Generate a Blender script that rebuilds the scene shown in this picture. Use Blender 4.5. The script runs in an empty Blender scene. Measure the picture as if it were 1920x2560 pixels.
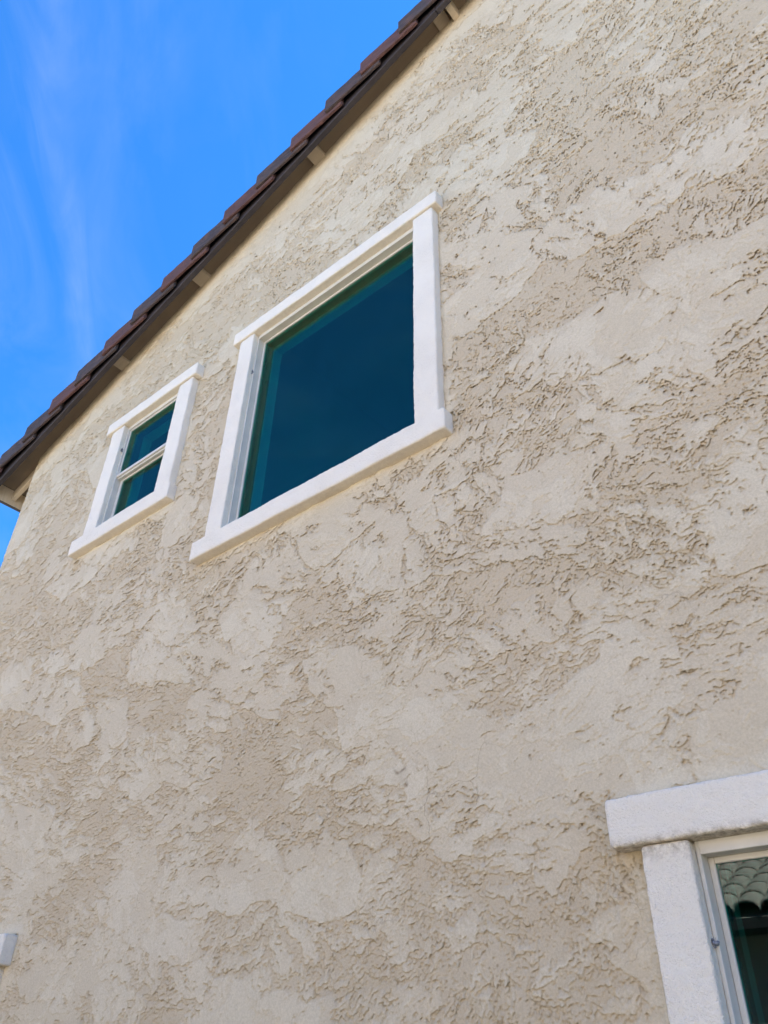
import bpy, bmesh, math, random
import numpy as np
from mathutils import Matrix, Vector
random.seed(7)
SC = bpy.context.scene
COL = SC.collection

# ------------------------------------------------------------------ camera
CAM_ROT = ((0.769001, 0.367824, 0.522822), (0.638964, -0.466632, -0.611538), (0.019027, 0.804338, -0.593867))
CAM_POS = (0.0, -1.975, 1.62)
cam_d = bpy.data.cameras.new('camera')
cam_d.sensor_fit = 'VERTICAL'; cam_d.sensor_height = 36.0; cam_d.lens = 27.617
cam_d.clip_start = 0.02; cam_d.clip_end = 3000.0
cam = bpy.data.objects.new('camera', cam_d); COL.objects.link(cam)
M = Matrix(CAM_ROT).to_4x4(); M.translation = Vector(CAM_POS); cam.matrix_world = M
SC.camera = cam

# ------------------------------------------------------------------ sky and sun
SUN_EL, SUN_AZ = math.radians(54), math.radians(42)      # azimuth from +Y (behind the house) towards +X
W = bpy.data.worlds.new('World'); SC.world = W; W.use_nodes = True
wn, wl = W.node_tree.nodes, W.node_tree.links
wn.clear()
def WN(t, **k):
    n = wn.new(t)
    for a, v in k.items(): setattr(n, a, v)
    return n
sky = WN('ShaderNodeTexSky', sky_type='NISHITA', sun_disc=False, sun_elevation=SUN_EL, sun_rotation=SUN_AZ,
         altitude=300, air_density=1.0, dust_density=0.0, ozone_density=10.0)
bg = WN('ShaderNodeBackground'); bg.inputs[1].default_value = 0.060
wo = WN('ShaderNodeOutputWorld')
tc = WN('ShaderNodeTexCoord'); sep = WN('ShaderNodeSeparateXYZ'); wl.new(tc.outputs['Generated'], sep.inputs[0])
zc = WN('ShaderNodeMath', operation='MAXIMUM'); wl.new(sep.outputs[2], zc.inputs[0]); zc.inputs[1].default_value = 0.08
dx = WN('ShaderNodeMath', operation='DIVIDE'); wl.new(sep.outputs[0], dx.inputs[0]); wl.new(zc.outputs[0], dx.inputs[1])
dy = WN('ShaderNodeMath', operation='DIVIDE'); wl.new(sep.outputs[1], dy.inputs[0]); wl.new(zc.outputs[0], dy.inputs[1])
cmb = WN('ShaderNodeCombineXYZ'); wl.new(dx.outputs[0], cmb.inputs[0]); wl.new(dy.outputs[0], cmb.inputs[1])
def dot(vx, vy):
    n = WN('ShaderNodeVectorMath', operation='DOT_PRODUCT'); wl.new(cmb.outputs[0], n.inputs[0]); n.inputs[1].default_value = (vx, vy, 0); return n.outputs['Value']
def wm(op, a, b):
    n = WN('ShaderNodeMath', operation=op)
    for i, v in enumerate((a, b)):
        if isinstance(v, bpy.types.NodeSocket): wl.new(v, n.inputs[i])
        else: n.inputs[i].default_value = v
    return n.outputs[0]
along, across = dot(-.78, .627), dot(.627, .78)                    # high cirrus combed by one wind
def cnoise(sa, sc, detail, off, dist=0.6):
    cc = WN('ShaderNodeCombineXYZ'); wl.new(wm('MULTIPLY', along, sa), cc.inputs[0]); wl.new(wm('MULTIPLY', across, sc), cc.inputs[1]); cc.inputs[2].default_value = off
    n = WN('ShaderNodeTexNoise'); wl.new(cc.outputs[0], n.inputs['Vector']); n.inputs['Scale'].default_value = 1.0
    n.inputs['Detail'].default_value = detail; n.inputs['Roughness'].default_value = .58; n.inputs['Distortion'].default_value = dist
    return n.outputs[0]
def wr(v, a, b, lo=0.0, hi=1.0):
    n = WN('ShaderNodeMapRange'); wl.new(v, n.inputs[0]); n.inputs[1].default_value = a; n.inputs[2].default_value = b; n.inputs[3].default_value = lo; n.inputs[4].default_value = hi
    return n.outputs[0]
veil = wm('MULTIPLY', wr(cnoise(1.7, 5.0, 9, 0.3, 1.3), .46, .80), wr(cnoise(.9, 1.6, 3, 5.1), .38, .72))
sw = wm('ADD', across, wm('MULTIPLY', wm('SUBTRACT', cnoise(2.6, 1.6, 4, 9.7, 0.4), .5), .20))   # one stronger streamer
d2 = wm('POWER', wm('MULTIPLY', wm('ABSOLUTE', wm('ADD', sw, .332), 0.0), 1 / .026), 1.5)
core = wm('POWER', 2.718, wm('MULTIPLY', d2, -1.0))
strand = wm('MULTIPLY', core, wr(cnoise(4.5, 22.0, 7, 2.2, 1.0), .36, .70, .05, 1.0))
m2 = WN('ShaderNodeMath', operation='ADD'); wl.new(wm('MULTIPLY', veil, .22), m2.inputs[0]); wl.new(wm('MULTIPLY', strand, .10), m2.inputs[1]); m2.use_clamp = True
mx = WN('ShaderNodeMix', data_type='RGBA'); wl.new(m2.outputs[0], mx.inputs[0]); 
deep = WN('ShaderNodeMix', data_type='RGBA', blend_type='MULTIPLY'); deep.inputs[0].default_value = 1.0
wl.new(sky.outputs[0], deep.inputs[6]); deep.inputs[7].default_value = (0.30, 0.82, 1.12, 1)      # clear desert air: deeper blue
wl.new(deep.outputs[2], mx.inputs[6]); mx.inputs[7].default_value = (2.3, 2.7, 3.3, 1)
wl.new(mx.outputs[2], bg.inputs[0]); wl.new(bg.outputs[0], wo.inputs[0])

sl = bpy.data.lights.new('sun', 'SUN'); sl.energy = 5.0; sl.angle = math.radians(0.53); sl.color = (1.0, 0.95, 0.87)
so = bpy.data.objects.new('sun', sl); COL.objects.link(so)
sd = Vector((math.sin(SUN_AZ) * math.cos(SUN_EL), math.cos(SUN_AZ) * math.cos(SUN_EL), math.sin(SUN_EL)))
so.rotation_euler = sd.to_track_quat('Z', 'Y').to_euler(); so.location = (3, 20, 30)

SC.view_settings.view_transform = 'Standard'; SC.view_settings.look = 'None'
SC.view_settings.gamma = 1.0; SC.view_settings.exposure = 2.57; SC.view_settings.use_curve_mapping = False
SC.render.engine = 'CYCLES'
SC.cycles.use_denoising = True
SC.cycles.max_bounces = 10; SC.cycles.diffuse_bounces = 5; SC.cycles.transparent_max_bounces = 12
SC.cycles.sample_clamp_indirect = 8

# ------------------------------------------------------------------ helpers
class NT:
    def __init__(s, name):
        s.m = bpy.data.materials.new(name); s.m.use_nodes = True
        s.n = s.m.node_tree.nodes; s.l = s.m.node_tree.links; s.n.clear()
        s.out = s.n.new('ShaderNodeOutputMaterial')
    def N(s, t, ins=None, **k):
        n = s.n.new(t)
        for a, v in k.items(): setattr(n, a, v)
        for i, v in (ins or {}).items():
            if isinstance(v, bpy.types.NodeSocket): s.l.new(v, n.inputs[i])
            else: n.inputs[i].default_value = v
        return n
    def noise(s, vec, scale, detail=4, rough=0.55, dist=0.0):
        return s.N('ShaderNodeTexNoise', {'Vector': vec, 'Scale': scale, 'Detail': detail, 'Roughness': rough, 'Distortion': dist}).outputs[0]
    def ramp(s, v, a, b, lo=0.0, hi=1.0):
        return s.N('ShaderNodeMapRange', {0: v, 1: a, 2: b, 3: lo, 4: hi}).outputs[0]
    def mix(s, f, a, b, mode='MIX'):
        return s.N('ShaderNodeMix', {0: f, 6: a, 7: b}, data_type='RGBA', blend_type=mode).outputs[2]
    def math(s, op, a, b=0.0):
        return s.N('ShaderNodeMath', {0: a, 1: b}, operation=op).outputs[0]
    def map(s, vec, scale=(1, 1, 1), rot=(0, 0, 0), loc=(0, 0, 0)):
        return s.N('ShaderNodeMapping', {0: vec, 'Scale': scale, 'Rotation': rot, 'Location': loc}).outputs[0]
    def coord(s, k='Object'):
        return s.N('ShaderNodeTexCoord').outputs[k]
    def bump(s, h, strength, dist, nrm=None):
        i = {'Strength': strength, 'Distance': dist, 'Height': h}
        if nrm is not None: i['Normal'] = nrm
        return s.N('ShaderNodeBump', i).outputs[0]
    def bsdf(s, col, rough=0.8, nrm=None, spec=0.3, **k):
        i = {'Base Color': col, 'Roughness': rough, 'Specular IOR Level': spec}
        if nrm is not None: i['Normal'] = nrm
        i.update(k)
        b = s.N('ShaderNodeBsdfPrincipled', i)
        s.l.new(b.outputs[0], s.out.inputs[0]); return b
def c4(r, g, b): return (r, g, b, 1.0)

def link(o, parent=None):
    COL.objects.link(o)
    if parent is not None: o.parent = parent
    return o
def empty(name, loc=(0, 0, 0), parent=None):
    o = bpy.data.objects.new(name, None); o.empty_display_size = 0.2; o.location = loc
    return link(o, parent)
def tag(o, label, cat, group=None, kind=None):
    if label: o['label'] = label
    if cat: o['category'] = cat
    if group: o['group'] = group
    if kind: o['kind'] = kind
    return o
def mesh_obj(name, bm, mats, parent=None, smooth=False):
    me = bpy.data.meshes.new(name); bm.normal_update(); bm.to_mesh(me); bm.free()
    for m in (mats if isinstance(mats, (list, tuple)) else [mats]): me.materials.append(m)
    if smooth:
        me.polygons.foreach_set('use_smooth', [True] * len(me.polygons)); 
    return link(bpy.data.objects.new(name, me), parent)
def add_box(bm, x0, x1, y0, y1, z0, z1, mi=0):
    vs = [bm.verts.new((x, y, z)) for x in (x0, x1) for y in (y0, y1) for z in (z0, z1)]
    fs = [bm.faces.new([vs[i] for i in q]) for q in ((0, 1, 3, 2), (4, 6, 7, 5), (0, 4, 5, 1), (2, 3, 7, 6), (0, 2, 6, 4), (1, 5, 7, 3))]
    for f in fs: f.material_index = mi
    return vs, fs
def add_prism(bm, poly, axis_pts, mi=0):
    """poly: list of points at start, axis_pts: same count at end"""
    a = [bm.verts.new(p) for p in poly]; b = [bm.verts.new(p) for p in axis_pts]
    n = len(a); fs = []
    fs.append(bm.faces.new(a[::-1])); fs.append(bm.faces.new(b))
    for i in range(n): fs.append(bm.faces.new((a[i], a[(i + 1) % n], b[(i + 1) % n], b[i])))
    for f in fs: f.material_index = mi
    bmesh.ops.recalc_face_normals(bm, faces=fs)
    return fs
def bevel_all(bm, off, seg=2):
    bmesh.ops.bevel(bm, geom=list(bm.edges), offset=off, segments=seg, profile=0.5, affect='EDGES')

# ---- numpy gradient noise
_rs = np.random.RandomState(11)
_perm = np.concatenate([_rs.permutation(256)] * 3).astype(np.int32)
_ga = _rs.rand(256).astype(np.float32) * 2 * np.pi
_gx, _gy = np.cos(_ga), np.sin(_ga)
def perlin(x, y, seed=0):
    x = x.astype(np.float32) + seed * 17.31; y = y.astype(np.float32) + seed * 9.77
    xi = np.floor(x); yi = np.floor(y); xf = x - xi; yf = y - yi
    xi = xi.astype(np.int32) & 255; yi = yi.astype(np.int32) & 255
    u = xf * xf * xf * (xf * (xf * 6 - 15) + 10); v = yf * yf * yf * (yf * (yf * 6 - 15) + 10)
    xi1 = (xi + 1) & 255; yi1 = (yi + 1) & 255
    def g(i, j, fx, fy):
        h = _perm[_perm[i] + j]
        return _gx[h] * fx + _gy[h] * fy
    a = g(xi, yi, xf, yf); b = g(xi1, yi, xf - 1, yf); c = g(xi, yi1, xf, yf - 1); d = g(xi1, yi1, xf - 1, yf - 1)
    a = a + u * (b - a); c = c + u * (d - c)
    return (a + v * (c - a)) * 1.4
def fbm(x, y, seed, octv=3, gain=0.5):
    s = 0; amp = 1.0
    for o in range(octv):
        s = s + amp * perlin(x * 2 ** o, y * 2 ** o, seed + o * 3); amp *= gain
    return s
def sstep(v, a, b):
    t = np.clip((v - a) / (b - a), 0, 1); return t * t * (3 - 2 * t)

# ------------------------------------------------------------------ materials
def mat_stucco(name, attr):
    t = NT(name); co = t.coord()
    big = t.noise(co, 1.3, 4, 0.6, 0.4); med = t.noise(co, 5.0, 4, 0.6, 0.8)
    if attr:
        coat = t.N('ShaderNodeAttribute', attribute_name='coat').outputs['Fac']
        base = t.mix(coat, c4(0.520, 0.425, 0.287), c4(0.640, 0.560, 0.408))  # browner rough base coat, with some fine self-shadowing put into its colour
    else:
        base = t.mix(t.ramp(t.noise(co, 6, 5, .6, 1.0), .4, .6), c4(0.520, 0.425, 0.287), c4(0.640, 0.560, 0.408))
    col = t.mix(t.ramp(big, .40, .66, 0, .30), base, c4(0.61, 0.515, 0.375))
    col = t.mix(t.ramp(med, .52, .70, 0, .25), col, c4(0.53, 0.46, 0.325))
    grain = t.noise(co, 170, 3, .7)
    col = t.mix(t.ramp(grain, .30, .66, .24, 0), col, c4(.20, .16, .12))
    # hairline shrinkage cracks in a few zones
    wv = t.N('ShaderNodeVectorMath', {0: co, 1: t.N('ShaderNodeVectorMath', {0: t.N('ShaderNodeTexNoise', {'Vector': co, 'Scale': 9.0, 'Detail': 4}).outputs['Color'], 1: (.13, .13, .13)}, operation='MULTIPLY').outputs[0]}, operation='ADD').outputs[0]
    vor = t.N('ShaderNodeTexVoronoi', {'Vector': wv, 'Scale': 4.2}, feature='DISTANCE_TO_EDGE').outputs[0]
    zone = t.N('ShaderNodeAttribute', attribute_name='cracked').outputs['Fac'] if attr else t.ramp(t.noise(co, 1.1, 2, .5), .56, .64)
    crk = t.math('MULTIPLY', t.ramp(vor, 0.0, 0.010, 1, 0), zone)
    crk = t.math('MULTIPLY', crk, t.ramp(t.noise(co, 11, 2, .5), .36, .52))
    col = t.mix(t.math('MULTIPLY', crk, .55), col, c4(.20, .155, .11))
    if attr:
        stn = t.N('ShaderNodeAttribute', attribute_name='stain').outputs['Fac']
        col = t.mix(stn, col, c4(.17, .12, .07))
    h = t.math('ADD', t.math('MULTIPLY', grain, .6), t.math('MULTIPLY', t.noise(co, 90, 3, .6), .8))
    nrm = t.bump(h, .7, .0028)
    t.bsdf(col, .92, nrm, .15)
    return t.m
M_STUCCO = mat_stucco('stucco_trowelled', True)
M_STUCCO2 = mat_stucco('stucco_plain', False)

def mat_trim():
    t = NT('white_trim_paint'); co = t.coord()
    n = t.noise(co, 3.5, 4, .6, .5); sp = t.noise(co, 150, 3, .7); pit = t.noise(co, 330, 2, .5)
    edge = t.N('ShaderNodeAttribute', attribute_name='grime').outputs['Fac']
    col = t.mix(t.ramp(n, .4, .7, 0, .5), c4(.86, .785, .655), c4(.77, .69, .565))
    col = t.mix(t.math('MULTIPLY', t.ramp(sp, .55, .70), t.ramp(n, .45, .66, .06, .45)), col, c4(.44, .37, .27))
    gr = t.math('MULTIPLY', edge, t.ramp(t.noise(co, 55, 4, .7), .38, .62))
    col = t.mix(t.math('MULTIPLY', gr, .75), col, c4(.30, .235, .15))
    h = t.math('ADD', t.math('MULTIPLY', sp, 1.0), t.math('MULTIPLY', pit, .6))
    t.bsdf(col, .85, t.bump(h, 1.0, .0055), .2)
    return t.m
M_TRIM = mat_trim()
def mat_simple(name, col, rough=.6, spec=.3, var=.15, scale=4.0, bump=0.0, bscale=60, stretch=(1, 1, 1)):
    t = NT(name); co = t.map(t.coord(), stretch)
    d = c4(*[c * (1 - var) for c in col]); u = c4(*[min(.9, c * (1 + var)) for c in col])
    colr = t.mix(t.ramp(t.noise(co, scale, 5, .6, .3), .3, .7), d, u)
    t.bsdf(colr, rough, t.bump(t.noise(co, bscale, 4, .6), bump, .002) if bump else None, spec)
    return t.m
M_VINYL = mat_simple('almond_vinyl_frame', (.58, .55, .485), .45, .4, .08, 8)
M_SOFFIT = mat_simple('painted_soffit_board', (.275, .212, .148), .75, .2, .06, 5, .15, 40)
M_BLOCK = mat_simple('painted_lookout_wood', (.52, .43, .31), .7, .2, .08, 9, .25, 30, (1, 6, 1))
M_FASCIA = mat_simple('dark_brown_fascia_paint', (.040, .034, .037), .55, .35, .25, 3, .4, 25, (1, 1, 8))
M_DRYWALL = mat_simple('white_drywall', (.80, .80, .77), .85, .1, .03, 4)
M_CASING = mat_simple('olive_casing_paint', (.30, .30, .25), .8, .1, .05, 4)
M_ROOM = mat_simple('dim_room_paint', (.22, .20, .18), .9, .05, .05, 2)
M_INNER = mat_simple('dark_bronze_inner_frame', (.085, .070, .055), .5, .3, .1, 6)
M_RUBBER = mat_simple('dark_gasket', (.03, .03, .03), .6, .2, .1, 9)
M_DEBRIS = mat_simple('grey_webbed_debris', (.20, .21, .24), .9, .1, .5, 160, .8, 300)
M_CREAM = mat_simple('neighbour_cream_stucco', (.60, .545, .45), .9, .1, .08, 2, .5, 120)
M_UNDER = mat_simple('roof_underlay', (.03, .03, .03), .9, .1, .2, 5)

def mat_tile(name, a, b, c):
    t = NT(name); co = t.coord()
    rnd = t.N('ShaderNodeObjectInfo').outputs['Random']
    st = t.N('ShaderNodeVectorMath', {0: t.map(co, (6, 90, 90)), 1: t.N('ShaderNodeCombineXYZ', {0: t.math('MULTIPLY', rnd, 50.0)}).outputs[0]}, operation='ADD').outputs[0]
    grain = t.noise(st, 1.0, 5, .65, .6)
    blot = t.noise(t.N('ShaderNodeVectorMath', {0: co, 1: t.N('ShaderNodeCombineXYZ', {1: t.math('MULTIPLY', rnd, 31.0)}).outputs[0]}, operation='ADD').outputs[0], 9.0, 4, .6)
    col = t.mix(t.ramp(grain, .35, .68), c4(*a), c4(*b))
    col = t.mix(t.ramp(blot, .48, .68, 0, .6), col, c4(*c))
    col = t.mix(t.ramp(rnd, 0, 1, 0, .25), col, c4(*a))
    t.bsdf(col, .85, t.bump(grain, .9, .004), .2)
    return t.m
M_TILE_DARK = mat_tile('charcoal_brown_tile', (.045, .036, .036), (.105, .080, .074), (.13, .075, .058))
M_TILE_RED = mat_tile('red_brown_tile', (.078, .042, .037), (.160, .083, .072), (.105, .063, .057))
M_TILE_GREY = mat_simple('grey_concrete_roof_tile', (.46, .405, .36), .9, .15, .35, 7, .5, 60)

def mat_glass():
    t = NT('tinted_low_e_glass')
    fr = t.N('ShaderNodeFresnel', {0: 1.5}).outputs[0]
    cloud_refl = t.noise(t.coord(), 1.5, 5, .60, 1.0)
    fac = t.math('ADD', t.math('MULTIPLY', fr, .30), t.ramp(cloud_refl, .35, .75, .020, .046))  # patchy reflectivity painted in to suggest faint cloud reflections
    tr = t.N('ShaderNodeBsdfTransparent', {0: c4(.22, .68, .66)})
    wav = t.noise(t.coord(), 1.6, 1, .5)
    tint = t.mix(t.ramp(fr, .045, .085), c4(.84, .80, .77), c4(.78, .78, .60))     # the coating turns teal off-axis
    gl = t.N('ShaderNodeBsdfGlossy', {0: tint, 'Roughness': .004, 'Normal': t.bump(wav, .05, .02)})
    mxs = t.N('ShaderNodeMixShader', {0: fac, 1: tr.outputs[0], 2: gl.outputs[0]})
    t.l.new(mxs.outputs[0], t.out.inputs[0])
    return t.m
M_GLASS = mat_glass()
def mat_ground():
    t = NT('pale_gravel_and_concrete'); co = t.coord()
    col = t.mix(t.ramp(t.noise(co, 40, 4, .7), .35, .65), c4(.11, .094, .073), c4(.19, .165, .13))
    t.bsdf(col, .95, t.bump(t.noise(co, 60, 3, .6), .6, .01), .1)
    return t.m
M_GROUND = mat_ground()

# ------------------------------------------------------------------ ground
bm = bmesh.new()
bm.faces.new([bm.verts.new(p) for p in ((-1200, -1200, 0), (1200, -1200, 0), (1200, 1200, 0), (-1200, 1200, 0))])
g = mesh_obj('ground', bm, M_GROUND); tag(g, 'pale gravel side yard ground between the two houses', None, kind='structure')

# ------------------------------------------------------------------ the house
house = empty('stucco_house', (0, 0, 0))
tag(house, 'two-storey tan stucco house with white trimmed windows and tiled gable roof', 'house')
SLOPE = 0.37
def L(x): return 7.876 + SLOPE * x                 # underside of the roof deck along the gable
CORNER, RIDGE, EAVE, DEPTH = -5.51, 1.3, -5.92, 10.0
RCORNER = 2 * RIDGE - CORNER; REAVE = 2 * RIDGE - EAVE
# window openings (inside faces of the trim) x0 x1 z0 z1
OPEN = dict(big=(-2.728, -1.497, 3.879, 5.354), small=(-4.061, -3.456, 4.463, 5.359), low=(-0.694, 0.90, 0.95, 2.110), lowleft=(-5.02, -3.93, 0.95, 2.030))

# --- backing wall with window holes
def wall_with_holes(bm, xs0, xs1, topf, y0, y1, holes):
    xs = sorted({xs0, xs1, RIDGE} | {h[0] for h in holes} | {h[1] for h in holes})
    for a, b in zip(xs[:-1], xs[1:]):
        mid = (a + b) / 2
        hs = sorted([h for h in holes if h[0] < mid < h[1]], key=lambda h: h[2])
        z = 0.0
        spans = []
        for h in hs: spans.append((z, z, h[2], h[2])); z = h[3]
        spans.append((z, z, topf(a), topf(b)))
        for za, zb, ta, tb in spans:
            add_prism(bm, [(a, y0, za), (b, y0, zb), (b, y0, tb), (a, y0, ta)], [(a, y1, za), (b, y1, zb), (b, y1, tb), (a, y1, ta)])
def roofz(x): return L(x) if x <= RIDGE else L(2 * RIDGE - x)
bm = bmesh.new()
wall_with_holes(bm, CORNER + .004, RCORNER, lambda x: roofz(x) - .004, .014, .14, list(OPEN.values()))
mesh_obj('wall_core', bm, M_STUCCO2, house)
bm = bmesh.new()
add_box(bm, CORNER, CORNER + .14, .145, DEPTH, 0, L(CORNER) - .006)
mesh_obj('side_wall', bm, M_STUCCO2, house)
bm = bmesh.new()
add_box(bm, RCORNER - .14, RCORNER, .145, DEPTH, 0, L(CORNER) - .006)
mesh_obj('side_wall', bm, M_STUCCO2, house)
bm = bmesh.new()
wall_with_holes(bm, CORNER, RCORNER, lambda x: roofz(x) - .006, DEPTH + .002, DEPTH + .14, [])
mesh_obj('rear_wall', bm, M_STUCCO2, house)

# --- trowelled stucco face: a real height field
def spaced(a, b, fn):
    v = [a]
    while v[-1] < b: v.append(v[-1] + fn(v[-1]))
    v[-1] = b
    return np.array(v, dtype=np.float64)
XS = spaced(CORNER, 3.2, lambda x: .015 if x > 1.7 else .0060 if x > .42 else 0.0032 + 0.0046 * min(1, max(0, (-x - 1.2) / 4.3)))
ZS = spaced(0.02, 8.34, lambda z: .0085 if z < 1.62 else (.012 if z > 7.7 else 0.0032 + 0.0048 * min(1, max(0, (z - 2.6) / 4.6))))
GX, GZ = np.meshgrid(XS, ZS, indexing='ij')

def cells(x, z, sx, sz, seed):
    """jittered-cell Voronoi: local offset to the nearest point, edge distance, cell randoms"""
    x = x / sx; z = z / sz
    xi = np.floor(x).astype(np.int32); zi = np.floor(z).astype(np.int32)
    f1 = np.full(x.shape, 9., np.float32); f2 = np.full(x.shape, 9., np.float32)
    bx = np.zeros(x.shape, np.float32); bz = bx.copy(); bid = np.zeros(x.shape, np.int32)
    for di in (-1, 0, 1):
        for dj in (-1, 0, 1):
            h = _perm[_perm[(xi + di + seed * 7) & 255] + ((zi + dj + seed * 13) & 255)]
            px = xi + di + .1 + .8 * _rnd[h]; pz = zi + dj + .1 + .8 * _rnd[(h + 77) & 255]
            ox = (x - px).astype(np.float32); oz = (z - pz).astype(np.float32)
            d = np.sqrt(ox * ox + oz * oz)
            near = d < f1
            f2 = np.where(near, f1, np.minimum(f2, d)); f1 = np.where(near, d, f1)
            bx = np.where(near, ox, bx); bz = np.where(near, oz, bz); bid = np.where(near, h, bid)
    return bx * sx, bz * sz, f2 - f1, bid
_rnd = np.random.RandomState(5).rand(256).astype(np.float32)

def trowel_layer(X, Z, sx, sz, seed, spread):
    wx = X + .06 * fbm(X / .35, Z / .35, seed + 1, 2) + .02 * perlin(X / .06, Z / .06, seed + 4)
    wz = Z + .05 * fbm(X / .35, Z / .35, seed + 2, 2) + .02 * perlin(X / .06, Z / .06, seed + 5)
    ox, oz, edge, cid = cells(wx, wz, sx, sz, seed)
    ang = (_rnd[(cid + 31) & 255] - .5) * spread
    ca, sa = np.cos(ang), np.sin(ang)
    u = ca * ox + sa * oz + _rnd[(cid + 99) & 255] * 40; v = -sa * ox + ca * oz + _rnd[(cid + 140) & 255] * 40
    lev = (_rnd[(cid + 200) & 255] - .5)
    n = (.55 * perlin(u / .15, v / .075, seed + 7) + .36 * perlin(u / .070, v / .034, seed + 8)
         + .34 * perlin(u / .028, v / .015, seed + 9) + .30 * perlin(u / .014, v / .0095, seed + 10))
    stri = perlin(u / .40, v / .016, seed + 12) * .6 + perlin(u / .22, v / .008, seed + 13) * .5
    # torn flakes: a lip, a sharp drop below it, then a ramp back out
    ph = v / .019 + .95 * perlin(u / .040, v / .028, seed + 14) + .70 * perlin(u / .016, v / .012, seed + 15) + .30 * perlin(u / .009, v / .008, seed + 16)
    down = np.where(ca >= 0, 1., -1.)
    s_ = np.mod(-ph * down, 1.0)
    brk = sstep(perlin(u / .045, v / .020, seed + 17) + .6 * perlin(u / .018, v / .013, seed + 18), .10, .22)
    flake = np.clip(1 - s_ / .30, 0, 1) ** 1.2 * sstep(s_, 0, .03) * brk
    return n, lev, edge, stri, flake
_low = sstep(3.7 - GZ, 0, 1.7)
_sc = 1 + .50 * _low                                               # the lower lift was worked with a smaller trowel
TX, TZ = (GX + 1.2) * _sc, (GZ - 3.7) * _sc
n1_, lev1, e1, st1, fl1 = trowel_layer(TX, TZ, .46, .30, 3, 2.2)
n2_, lev2, e2, st2, fl2 = trowel_layer(TX, TZ, .26, .20, 21, 3.0)
zone = fbm(GX / .55, GZ / .45, 40, 3)
drop = np.array(L(GX) - GZ)
bias = .10 + .12 * _low + .55 * sstep(.45 - drop, 0, .45)                       # smoother float finish under the eaves
for (a, b, c, d) in OPEN.values():                                 # hand-smoothed collar round the trim
    dist = np.maximum(np.maximum(a - .14 - GX, GX - b - .14), np.maximum(c - .14 - GZ, GZ - d - .14))
    bias = bias + .5 * sstep(.05 - dist, 0, .05)
fine = perlin(GX / .010, GZ / .010, 60)
A = n1_ + .85 * lev1 + .52 * zone + bias - .35 * np.exp(-e1 / .05) + .10 * fine
B = n2_ + .9 * lev2 + .45 * fbm(GX / .6, GZ / .6, 50, 2) - .12 + bias * .6 - .25 * np.exp(-e2 / .05) + .10 * fine
cA = sstep(A, -.06, .06); cB = sstep(B, -.06, .06)
# lip: plaster sagging over the hollow just below a coat edge
dA = np.gradient(A, axis=1); dB = np.gradient(B, axis=1)
gA = np.exp(-((A + .06) / .05) ** 2) * (.2 + .8 * (dA > 0)); gB = np.exp(-((B + .06) / .05) ** 2) * (.2 + .8 * (dB > 0))
rough = (1 - cA) * (1 - .6 * cB)
crumble = np.exp(-((A + .22) / .32) ** 2) * sstep(fbm(GX / .22, GZ / .17, 80, 3), -.15, .25)
crumbB = np.exp(-((B + .15) / .25) ** 2) * (1 - .75 * cA) * sstep(fbm(GX / .34, GZ / .28, 86, 2), -.1, .35)
jit = _rs.rand(*GX.shape).astype(np.float32) - .5
H = (.0030 * cA + .0015 * cB - .0090 * gA * (1 - .5 * cB) - .0048 * gB * (1 - .7 * cA)
     - .0140 * np.maximum(crumble * fl1, crumbB * fl2)
     + rough * (.0007 * perlin(GX / .014, GZ / .011, 61) + .0006 * fine) + (.0004 + .0014 * rough) * jit
     + (.00085 + .00045 * rough) * (st1 + .7 * st2 * cB)
     )
H = H * (.95 - .22 * _low) + .0025 * fbm(GX / .5, GZ / .5, 70, 2)
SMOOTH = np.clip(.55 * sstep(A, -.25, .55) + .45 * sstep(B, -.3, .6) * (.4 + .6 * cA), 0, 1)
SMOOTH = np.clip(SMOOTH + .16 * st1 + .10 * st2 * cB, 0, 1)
nx, nz = GX.shape
keep = np.ones((nx - 1, nz - 1), bool)
cx = (XS[:-1] + XS[1:])[:, None] / 2; cz = (ZS[:-1] + ZS[1:])[None, :] / 2
for (a, b, c, d) in OPEN.values():
    keep &= ~((cx > a - .03) & (cx < b + .03) & (cz > c - .03) & (cz < d + .03))
keep &= (cz < 7.876 + SLOPE * np.minimum(cx, 2 * RIDGE - cx) + .012)
# only what the camera could see from here or a step to either side
R3 = np.array(CAM_ROT)
def project(px, pz):
    d = np.stack(np.broadcast_arrays(px - CAM_POS[0], 0 - CAM_POS[1], pz - CAM_POS[2]), -1) @ R3
    return d[..., 0] / -d[..., 2], d[..., 1] / -d[..., 2], -d[..., 2]
pu, pv, pd = project(cx, cz)
fine_zone = (np.abs(pu) < .489 * 1.10) & (np.abs(pv) < .652 * 1.06) & (pd > 0)
BL = 2                                                             # blocks outside that zone get a coarser grid
nbx, nbz = fine_zone.shape[0] // BL, fine_zone.shape[1] // BL
def blocks(m, fn): return fn(m[:nbx * BL, :nbz * BL].reshape(nbx, BL, nbz, BL), axis=(1, 3))
bf = blocks(fine_zone, np.any); bk = blocks(keep, np.all); bsome = blocks(keep, np.any)
bfine = bf | (bsome & ~bk)
bcoarse = bk & ~bfine
full = np.zeros_like(fine_zone); full[:nbx * BL, :nbz * BL] = np.repeat(np.repeat(bfine, BL, 0), BL, 1)
keep &= full
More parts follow.
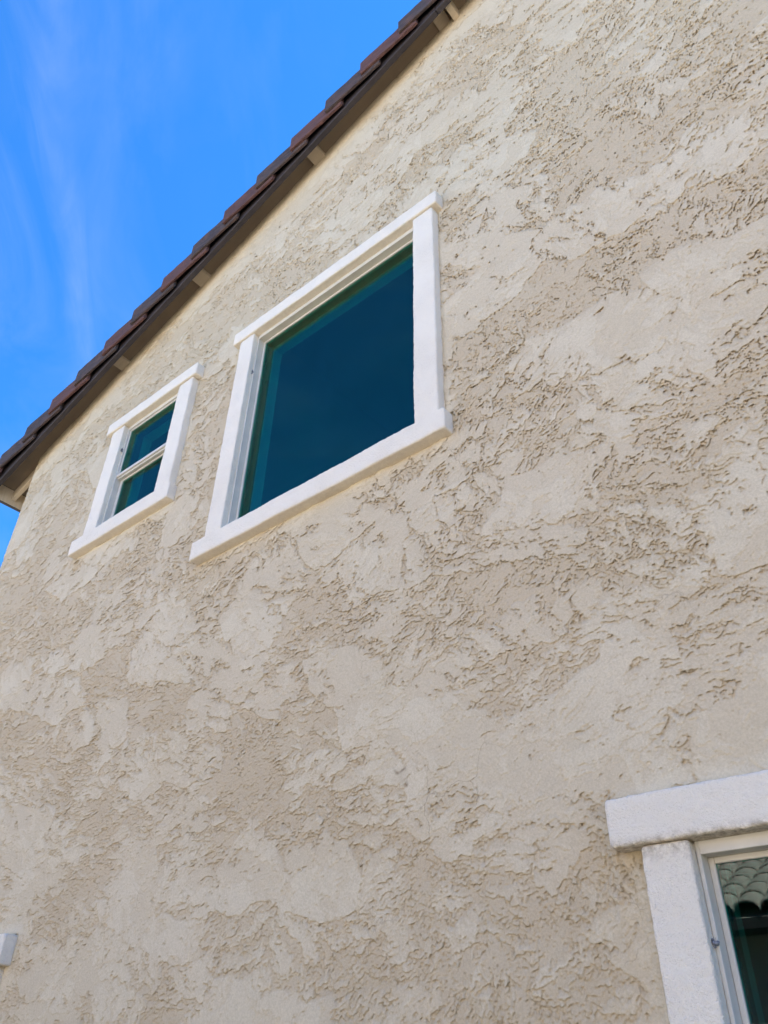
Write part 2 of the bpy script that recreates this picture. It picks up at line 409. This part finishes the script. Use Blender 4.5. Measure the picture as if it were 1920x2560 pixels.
# plaster dragged up beside the lower window
TRIMS = [(-2.915, -1.334, 5.354, 5.456), (-2.940, -1.332, 3.768, 3.879), (-2.853, -1.368, 3.879, 5.354), (-4.274, -3.278, 5.359, 5.459), (-4.312, -3.290, 4.350, 4.463),
         (-4.203, -3.3145, 4.463, 5.359), (-.884, 1.09, 2.110, 2.226), (-.813, 1.02, .95, 2.110), (-5.18, -3.77, 2.030, 2.150), (-5.135, -3.815, .95, 2.030)]
td = np.full(GX.shape, 9.)
for a_, b_, c_, d_ in TRIMS:
    ex = np.maximum(np.maximum(a_ - GX, GX - b_), 0); ez = np.maximum(np.maximum(c_ - GZ, GZ - d_), 0)
    td = np.minimum(td, np.sqrt(ex * ex + ez * ez))
H = H - .007 * np.exp(-(td / .0055) ** 2) * sstep(perlin(GX / .09, GZ / .09, 93), -.45, .1) + .0022 * np.exp(-((td - .022) / .012) ** 2)
rid = -.905 + .012 * perlin(GZ / .12, GZ * 0, 90)
H = H + .0065 * np.exp(-((GX - rid) / .014) ** 2) * sstep(GZ, 1.78, 1.95) * (1 - sstep(GZ, 2.20, 2.29)) * (.7 + .5 * perlin(GX / .02, GZ / .06, 91))
# round the outside corner a little
roundy = .018 * np.clip(1 - (GX - CORNER) / .022, 0, 1) ** 2
Y = -H + roundy
Hs = H - .0025 * fbm(GX / .5, GZ / .5, 70, 2)
PZ = GZ - 1.15 * Hs; PX = GX + .25 * Hs * np.clip((GX - CORNER) / .05, 0, 1)       # lips sag over the hollows
idx = np.arange(nx * nz).reshape(nx, nz)
quads = np.stack([idx[:-1, :-1], idx[1:, :-1], idx[1:, 1:], idx[:-1, 1:]], -1)[keep]
cidx = idx[:nbx * BL + 1:BL, :nbz * BL + 1:BL]
quads = np.concatenate([quads, np.stack([cidx[:-1, :-1], cidx[1:, :-1], cidx[1:, 1:], cidx[:-1, 1:]], -1)[bcoarse]])
used = np.zeros(nx * nz, bool); used[quads.ravel()] = True
remap = np.cumsum(used) - 1
quads = remap[quads]
V = np.stack([PX.ravel(), Y.ravel(), PZ.ravel()], -1)[used].astype(np.float32)
me = bpy.data.meshes.new('gable_wall')
me.vertices.add(len(V)); me.vertices.foreach_set('co', V.ravel())
me.loops.add(quads.size); me.loops.foreach_set('vertex_index', quads.ravel().astype(np.int32))
me.polygons.add(len(quads)); me.polygons.foreach_set('loop_start', np.arange(0, quads.size, 4, dtype=np.int32))
me.polygons.foreach_set('use_smooth', np.ones(len(quads), bool))
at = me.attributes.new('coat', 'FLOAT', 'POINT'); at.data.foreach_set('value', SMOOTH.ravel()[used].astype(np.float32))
sx_, sz_ = GX + .02 * perlin(GX / .03, GZ / .03, 95), GZ + .012 * perlin(GX / .03, GZ / .03, 96)
STAINS = ((-1.605, 2.458, .012, .007, .75), (-1.580, 2.455, .009, .006, .6), (-1.571, 2.410, .014, .007, .8), (-1.590, 2.435, .03, .02, .18), (-2.2, 3.70, .02, .012, .0))
STAIN = sum(w_ * np.exp(-((sx_ - a_) / rx) ** 2 - ((sz_ - b_) / rz) ** 2) for a_, b_, rx, rz, w_ in STAINS)
at = me.attributes.new('stain', 'FLOAT', 'POINT'); at.data.foreach_set('value', STAIN.ravel()[used].astype(np.float32))
CRK = np.exp(-((GX + 1.44) / .28) ** 2 - ((GZ - 2.36) / .20) ** 2) + .7 * np.exp(-((GX + 1.30) / .10) ** 2 - ((GZ - 3.35) / .35) ** 2) + .6 * sstep(fbm(GX / .5, GZ / .5, 97, 2), .25, .5)
at = me.attributes.new('cracked', 'FLOAT', 'POINT'); at.data.foreach_set('value', np.clip(CRK, 0, 1).ravel()[used].astype(np.float32))
me.update(); me.validate()
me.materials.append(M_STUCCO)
print('stucco quads', len(quads))
link(bpy.data.objects.new('gable_wall', me), house)

# ------------------------------------------------------------------ trims and windows
def trim_bar(name, x0, x1, y0, y1, z0, z1, parent, seed, res=.009, grime=0.0):
    """foam trim: rounded, slightly wavy bar with a sanded coat, y0 front, y1 back"""
    ax = 0 if (x1 - x0) > (z1 - z0) else 2
    la, lb = ((x0, x1) if ax == 0 else (z0, z1)); wa, wb = ((z0, z1) if ax == 0 else (x0, x1))
    r = .008
    # section (w, y, nw, ny) round the three exposed sides, open at the back
    sec = []
    def run(p, q, n):
        for i in range(n): sec.append((p[0] + (q[0] - p[0]) * i / n, p[1] + (q[1] - p[1]) * i / n))
    nd = max(3, int((y1 - y0) / res)); nw = max(4, int((wb - wa) / res))
    run((wa, y1), (wa, y0 + r), nd)
    for i in range(4): t_ = math.pi / 2 * i / 4; sec.append((wa + r - r * math.cos(t_), y0 + r - r * math.sin(t_)))
    run((wa + r, y0), (wb - r, y0), nw)
    for i in range(4): t_ = math.pi / 2 * i / 4; sec.append((wb - r + r * math.sin(t_), y0 + r - r * math.cos(t_)))
    run((wb, y0 + r), (wb, y1), nd); sec.append((wb, y1))
    S = np.array(sec); K = len(S)
    nl = int((lb - la) / res)
    ls = np.concatenate([[la + r * .9, la + r * .35], np.linspace(la + r * 1.6, lb - r * 1.6, nl), [lb - r * .35, lb - r * .9]]); ls.sort()
    ls = np.concatenate([[la], ls, [lb]])
    Lg, Wg = np.meshgrid(ls, S[:, 0], indexing='ij'); _, Yg = np.meshgrid(ls, S[:, 1], indexing='ij')
    # pull the ends in to round them
    endr = np.clip(1 - np.minimum(Lg - la, lb - Lg) / r, 0, 1) ** 2 * r * .8
    cw, cy = (wa + wb) / 2, y1
    hw = (wb - wa) / 2
    Wg = cw + (Wg - cw) * (1 - endr / hw); Yg = cy + (Yg - cy) * (1 - endr / (y1 - y0))
    g1 = perlin(Lg / .011, Wg / .011 + Yg / .011, seed + 31) * .0010 + perlin(Lg / .030, Wg / .030 + Yg / .03, seed + 33) * .0010
    w1 = perlin(Lg / .23, np.full(Lg.shape, seed * 3.1), seed) * .0030 + perlin(Lg / .07, np.full(Lg.shape, seed * 1.7), seed + 2) * .0014
    w2 = perlin(Lg / .19, np.full(Lg.shape, seed * 5.3), seed + 5) * .0022
    front = np.clip((y1 - Yg) / (y1 - y0), 0, 1)
    Wg = Wg + w1 * front + g1 * np.sign(Wg - cw) * (np.abs(Wg - cw) > hw * .92); Yg = Yg + (w2 - g1 * 1.2) * front
    P = np.stack([Lg, Yg, Wg] if ax == 0 else [Wg, Yg, Lg], -1).reshape(-1, 3)
    n0 = len(ls)
    faces = [(i * K + j, (i + 1) * K + j, (i + 1) * K + j + 1, i * K + j + 1) for i in range(n0 - 1) for j in range(K - 1)]
    if ax == 2: faces = [f[::-1] for f in faces]
    faces.append(tuple(range(K)) if ax == 0 else tuple(range(K - 1, -1, -1)))
    base = (n0 - 1) * K
    faces.append(tuple(range(base + K - 1, base - 1, -1)) if ax == 0 else tuple(range(base, base + K)))
    me = bpy.data.meshes.new(name); me.from_pydata(P.tolist(), [], faces); me.update()
    bm = bmesh.new(); bm.from_mesh(me); bmesh.ops.recalc_face_normals(bm, faces=list(bm.faces)); bm.to_mesh(me); bm.free()
    me.polygons.foreach_set('use_smooth', [len(p.vertices) == 4 for p in me.polygons])
    if ax == 0: gv = np.clip(1 - (Wg - wa) / .022, 0, 1)
    else: gv = np.clip(1 - (lb - Lg) / .05, 0, 1)
    at_ = me.attributes.new('grime', 'FLOAT', 'POINT'); at_.data.foreach_set('value', (grime * gv).astype(np.float32).ravel())
    me.materials.append(M_TRIM)
    return link(bpy.data.objects.new(name, me), parent)

def ring(bm, x0, x1, z0, z1, w, y0, y1, wt=None, wb=None):
    """rectangular frame: four bars"""
    wt = w if wt is None else wt; wb = w if wb is None else wb
    add_box(bm, x0, x0 + w, y0, y1, z0, z1)
    add_box(bm, x1 - w, x1, y0, y1, z0, z1)
    add_box(bm, x0 + w, x1 - w, y0, y1, z1 - wt, z1)
    add_box(bm, x0 + w, x1 - w, y0, y1, z0, z0 + wb)

def make_window(key, label, head, headz, sill, sillz, jl, jr, hung=False, seed=1, res=.009, grime=.15):
    x0, x1, z0, z1 = OPEN[key]
    w = empty('window', (0, 0, 0), house); w['label'] = label
    trim_bar('head_trim', head[0], head[1], -.060, .02, z1, headz, w, seed, res, grime)
    trim_bar('jamb_trim', jl, x0, -.048, .02, z0 + .001, z1 - .001, w, seed + 1, res, grime)
    trim_bar('jamb_trim', x1, jr, -.048, .02, z0 + .001, z1 - .001, w, seed + 2, res, grime)
    trim_bar('sill_trim', sill[0], sill[1], -.057, .02, sillz, z0, w, seed + 3, res, grime)
    a, b, c, d = x0 + .001, x1 - .001, z0 + .001, z1 - .001
    # outer vinyl frame
    bm = bmesh.new(); ring(bm, a, b, c, d, .010, -.013, .050, wt=.030)
    bevel_all(bm, .0015, 1)
    mesh_obj('frame', bm, M_VINYL, w)
    # interior returns of the opening and the room behind
    bm = bmesh.new(); ring(bm, a + .002, b - .002, c + .002, d - .002, .014, .102, .141)
    ring(bm, a - .004, b + .004, c - .004, d + .004, .014, .142, .180)
    bevel_all(bm, .002, 1)
    mesh_obj('interior_casing', bm, M_DRYWALL if z0 > 3 else M_CASING, w)
    bm = bmesh.new(); ring(bm, a + .003, b - .003, c + .003, d - .003, .026, .052, .074)
    ring(bm, a + .003, b - .003, c + .003, d - .003, .018, .0745, .101)
    mesh_obj('inner_frame', bm, M_INNER, w)
    if not hung:
        bm = bmesh.new(); ring(bm, a + .0105, b - .0105, c + .0105, d - .0305, .014, .026, .049)
        bevel_all(bm, .002, 1)
        mesh_obj('glazing_bead', bm, M_VINYL, w)
        bm = bmesh.new(); add_box(bm, a + .022, b - .022, .034, .039, c + .022, d - .042)
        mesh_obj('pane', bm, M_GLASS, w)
    else:
        zm = c + (d - c) * .47
        bm = bmesh.new(); ring(bm, a + .0105, b - .0105, zm + .038, d - .0305, .012, -.002, .022)
        bevel_all(bm, .002, 1); mesh_obj('glazing_bead', bm, M_VINYL, w)
        bm = bmesh.new(); add_box(bm, a + .020, b - .020, .004, .009, zm + .047, d - .040)
        mesh_obj('pane', bm, M_GLASS, w)
        bm = bmesh.new()
        add_box(bm, a + .0105, b - .0105, -.010, .024, zm + .016, zm + .0375)
        add_box(bm, a + .0105, b - .0105, .002, .024, zm + .004, zm + .0155)
        bevel_all(bm, .0025, 1); mesh_obj('meeting_rail', bm, M_VINYL, w)
        bm = bmesh.new(); ring(bm, a + .0108, b - .0108, c + .0108, zm + .020, .026, .026, .048)
        bevel_all(bm, .003, 1); mesh_obj('sash', bm, M_VINYL, w)
        bm = bmesh.new(); add_box(bm, a + .034, b - .034, .034, .039, c + .034, zm - .003)
        mesh_obj('pane', bm, M_GLASS, w)
    return w
make_window('big', 'large square fixed picture window with white trim under the gable', (-2.915, -1.334), 5.456, (-2.940, -1.332), 3.768, -2.853, -1.368, seed=3)
make_window('small', 'small upper single-hung window left of the picture window', (-4.274, -3.278), 5.459, (-4.312, -3.290), 4.350, -4.203, -3.3145, hung=True, seed=13)
make_window('low', 'ground-floor window at the lower right reflecting a tiled roof', (-.884, 1.09), 2.226, (-.884, 1.09), .84, -.813, 1.02, seed=23, res=.006, grime=1.0)
make_window('lowleft', 'ground-floor window at the lower left, only its head trim corner in view', (-5.18, -3.77), 2.150, (-5.18, -3.77), .84, -5.135, -3.815, seed=33)

# dark rooms behind the windows
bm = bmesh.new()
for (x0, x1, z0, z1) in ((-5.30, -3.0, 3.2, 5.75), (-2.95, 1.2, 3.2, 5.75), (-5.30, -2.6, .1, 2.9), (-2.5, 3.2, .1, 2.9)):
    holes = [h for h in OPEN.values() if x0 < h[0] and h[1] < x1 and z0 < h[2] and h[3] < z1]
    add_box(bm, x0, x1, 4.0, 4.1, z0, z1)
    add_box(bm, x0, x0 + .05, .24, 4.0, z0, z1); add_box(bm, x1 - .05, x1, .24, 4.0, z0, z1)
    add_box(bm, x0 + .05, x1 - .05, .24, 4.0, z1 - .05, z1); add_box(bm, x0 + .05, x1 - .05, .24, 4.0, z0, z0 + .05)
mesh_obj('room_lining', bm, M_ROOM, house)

# ------------------------------------------------------------------ roof
roof = empty('roof', (0, 0, 0), house); roof['label'] = 'gable roof edged with alternating charcoal and red-brown tiles'
def slope_board(name, xa, xb, y0, y1, lo, hi, mats, bev=.003, parent=roof, idxf=None):
    bm = bmesh.new()
    add_prism(bm, [(xa, y0, L(xa) + lo), (xa, y1, L(xa) + lo), (xa, y1, L(xa) + hi), (xa, y0, L(xa) + hi)],
              [(xb, y0, L(xb) + lo), (xb, y1, L(xb) + lo), (xb, y1, L(xb) + hi), (xb, y0, L(xb) + hi)])
    if bev: bevel_all(bm, bev, 1)
    if idxf:
        bm.normal_update()
        for f in bm.faces: f.material_index = idxf(f)
    return mesh_obj(name, bm, mats, parent)
slope_board('roof_deck', EAVE + .04, RIDGE, -.119, DEPTH + .4, 0, .018, M_SOFFIT, 0)
# far slope, out of sight but shading the yard
bm = bmesh.new()
a, b = RIDGE + .002, REAVE
add_prism(bm, [(a, -.16, roofz(a)), (a, DEPTH + .4, roofz(a)), (a, DEPTH + .4, roofz(a) + .09), (a, -.16, roofz(a) + .09)],
          [(b, -.16, roofz(b)), (b, DEPTH + .4, roofz(b)), (b, DEPTH + .4, roofz(b) + .09), (b, -.16, roofz(b) + .09)])
mesh_obj('roof_slope', bm, M_TILE_DARK, roof)
slope_board('underlay', EAVE + .0, RIDGE, -.15, DEPTH + .4, .020, .034, M_UNDER, 0)
# barge board in two lengths butted above the splice block, eave fascia
slope_board('barge_board', EAVE, -1.218, -.160, -.1205, -.135, .016, [M_FASCIA], .003)
slope_board('barge_board', -1.215, RIDGE, -.159, -.1205, -.135, .016, [M_FASCIA], .003)
bm = bmesh.new()
add_box(bm, EAVE, EAVE + .038, -.118, DEPTH + .4, 5.553, L(EAVE) + .012)
bm.normal_update(); mo = mesh_obj('eave_fascia', bm, [M_FASCIA, M_BLOCK], roof)
for p in mo.data.polygons: p.material_index = 1 if p.normal.x > .5 else 0
def block(xc, wdt, drop_, name='lookout_block'):
    xa, xb = xc - wdt / 2, xc + wdt / 2
    return slope_board(name, xa, xb, -.1195, -.001, -drop_, -.001, M_BLOCK, .002)
for xc, wdt, dr in ((-4.42, .092, .022), (-3.52, .100, .034), (-2.365, .092, .034), (-1.245, .088, .016), (-1.150, .040, .095), (-.02, .092, .034)):
    block(xc, wdt, dr)
for ya in (.030, .64, 1.25):
    slope_board('rafter_tail', EAVE + .040, CORNER - .001, ya, ya + .038, -.100, -.001, M_BLOCK, .004)

def rake_tile(xs, red, lng=.47, seed=0):
    """L-shaped edge tile: its head tucks inside the next tile up"""
    def sect(x):
        yo = -.222 + .06 * (x - xs); zt = L(x) + .097 - .105 * (x - xs); t = .021; Hh = .168
        return [(x, yo, zt - Hh + .006), (x, yo + .004, zt - Hh), (x, yo + t - .003, zt - Hh), (x, yo + t, zt - Hh + .005), (x, yo + t, zt - t), (x, yo + .20, zt - t),
                (x, yo + .20, zt - .003), (x, yo + .012, zt), (x, yo + .002, zt - .008)]
    bm = bmesh.new()
    rr = random.Random(seed)
    N = 10; rows = []
    for i in range(N + 1):
        x = xs + lng * i / N
        row = []
        for k, p in enumerate(sect(x)):
            j = .0016
            q = Vector(p) + Vector((rr.uniform(-j, j), rr.uniform(-j, j) if k not in (4, 5) else 0, rr.uniform(-j, j) - (.0015 if i == 0 and k in (7, 8) else 0)))
            if i == 0: q.x += (.006 if k in (0, 1, 2) else 0) + rr.uniform(-.003, .003)
            row.append(bm.verts.new(q))
        rows.append(row)
    n = len(rows[0])
    for i in range(N):
        for k in range(n): bm.faces.new((rows[i][k], rows[i][(k + 1) % n], rows[i + 1][(k + 1) % n], rows[i + 1][k]))
    bm.faces.new(rows[0][::-1]); bm.faces.new(rows[-1])
    bmesh.ops.recalc_face_normals(bm, faces=list(bm.faces))
    return mesh_obj('roof_tile', bm, M_TILE_RED if red else M_TILE_DARK, roof)
k = -1
cols = {-1: 0, 0: 0, 1: 1, 2: 0, 3: 1, 4: 0, 5: 1, 6: 0, 7: 1, 8: 0, 9: 1, 10: 0, 11: 1, 12: 0, 13: 0, 14: 1, 15: 0, 16: 1, 17: 0, 18: 1, 19: 0}
rake_tile(-5.985, 1, .30, 99)
for k in range(-1, 20):
    x = -3.437 + .3265 * (k - 6) + random.uniform(-.006, .006)
    if x + .47 < RIDGE + .1: rake_tile(x, cols[k], .47 + random.uniform(-.012, .012), k + 5)

# ------------------------------------------------------------------ debris caught on the frames
def clump(name, loc, size, label, seed):
    rr = random.Random(seed); bm = bmesh.new()
    for i in range(9):
        c = Vector((rr.gauss(0, .35), rr.gauss(0, .25), rr.gauss(0, .45))) * size
        r = size * rr.uniform(.22, .45)
        res = bmesh.ops.create_icosphere(bm, subdivisions=2, radius=r, matrix=Matrix.Translation(c))
        for v in res['verts']: v.co += Vector((rr.uniform(-1, 1), rr.uniform(-1, 1), rr.uniform(-1, 1))) * r * .22
    for i in range(7):                                   # stray fibres
        a = Vector((rr.gauss(0, .3), rr.gauss(0, .2), rr.gauss(0, .3))) * size
        b = a + Vector((rr.uniform(-1, 1), rr.uniform(-.6, .2), rr.uniform(-1.4, 1))) * size
        w = size * .03
        add_prism(bm, [a + Vector((w, 0, 0)), a + Vector((-w, 0, w)), a + Vector((0, w, -w))], [b + Vector((w, 0, 0)), b + Vector((-w, 0, w)), b + Vector((0, w, -w))])
    o = mesh_obj(name, bm, M_DEBRIS); o.location = loc
    return tag(o, label, 'debris', 'debris clumps on window frames')
clump('debris_clump', (-.690, -.022, 1.893), .011, 'blue-grey webbed debris clump on the jamb of the lower right window', 1)
clump('debris_clump', (-4.056, -.024, 5.135), .014, 'grey debris clump high on the small upper window jamb', 2)
clump('debris_clump', (-2.722, -.018, 5.03), .012, 'grey debris clump on the left frame of the picture window', 3)
clump('debris_clump', (-1.502, -.020, 4.23), .012, 'pale debris clump on the right frame of the picture window', 4)

# ------------------------------------------------------------------ neighbouring house, seen in the lower window
nb = empty('neighbour_house', (0, -7.6, 0))
tag(nb, 'single-storey cream house with grey barrel-tile roof, reflected in the lower right window', 'house')
NY, NZ, NP = -7.05, 3.16, .48          # eave line, eave height, roof pitch
bm = bmesh.new(); add_box(bm, -16, 12, -17, -7.5, 0, 3.12); o = mesh_obj('wall', bm, M_CREAM, None); o.parent = nb; o.matrix_parent_inverse = Matrix.Translation((0, 7.6, 0))
def nb_child(o):
    o.parent = nb; o.matrix_parent_inverse = Matrix.Translation((0, 7.6, 0)); return o
bm = bmesh.new()
add_prism(bm, [(-16.4, NY - .03, NZ - .06), (-16.4, -12.2, NZ - .06 + NP * 5.15), (-16.4, -17.4, NZ - .06), (-16.4, -17.4, NZ - .16), (-16.4, NY - .03, NZ - .16)],
          [(12.4, NY - .03, NZ - .06), (12.4, -12.2, NZ - .06 + NP * 5.15), (12.4, -17.4, NZ - .06), (12.4, -17.4, NZ - .16), (12.4, NY - .03, NZ - .16)])
nroof = nb_child(mesh_obj('roof', bm, [M_TILE_GREY, M_FASCIA]))
for p in nroof.data.polygons: p.material_index = 0 if p.normal.z > .3 else 1
# one barrel tile, shared by all
bm = bmesh.new(); TL, TW = .42, .27
cr = math.sqrt(1 + NP * NP); rows = []
for i in range(2):
    row = []
    for j in range(15):
        x = TW * (j / 14 - .5); zz = .085 * max(0, 1 - abs(2 * j / 14 - 1) ** 2.2) ** .6 - .03
        row.append(((x, -i * TL / cr, zz + .055 - i * .040 + i * TL / cr * NP), (x, -i * TL / cr, zz + .018 - i * .040 + i * TL / cr * NP)))
    rows.append([[bm.verts.new(p) for p in pr] for pr in row])
for j in range(14):
    bm.faces.new((rows[0][j][0], rows[0][j + 1][0], rows[1][j + 1][0], rows[1][j][0]))
    bm.faces.new((rows[0][j][1], rows[1][j][1], rows[1][j + 1][1], rows[0][j + 1][1]))
    bm.faces.new((rows[0][j][0], rows[0][j][1], rows[0][j + 1][1], rows[0][j + 1][0]))
bmesh.ops.recalc_face_normals(bm, faces=list(bm.faces))
for f in bm.faces: f.smooth = len(f.verts) == 4
tile_me = bpy.data.meshes.new('barrel_tile'); bm.to_mesh(tile_me); bm.free(); tile_me.materials.append(M_TILE_GREY)
for r in range(9):
    for cidx in range(23):
        o = bpy.data.objects.new('barrel_tile', tile_me); link(o)
        o.parent = nroof
        o.matrix_parent_inverse = Matrix.Identity(4)
        o.location = (-6.6 + cidx * TW, NY + .02 - r * .335 / cr, NZ + r * .335 / cr * NP + random.uniform(-.003, .003))
        o.rotation_euler = (0, random.uniform(-.01, .01), 0)
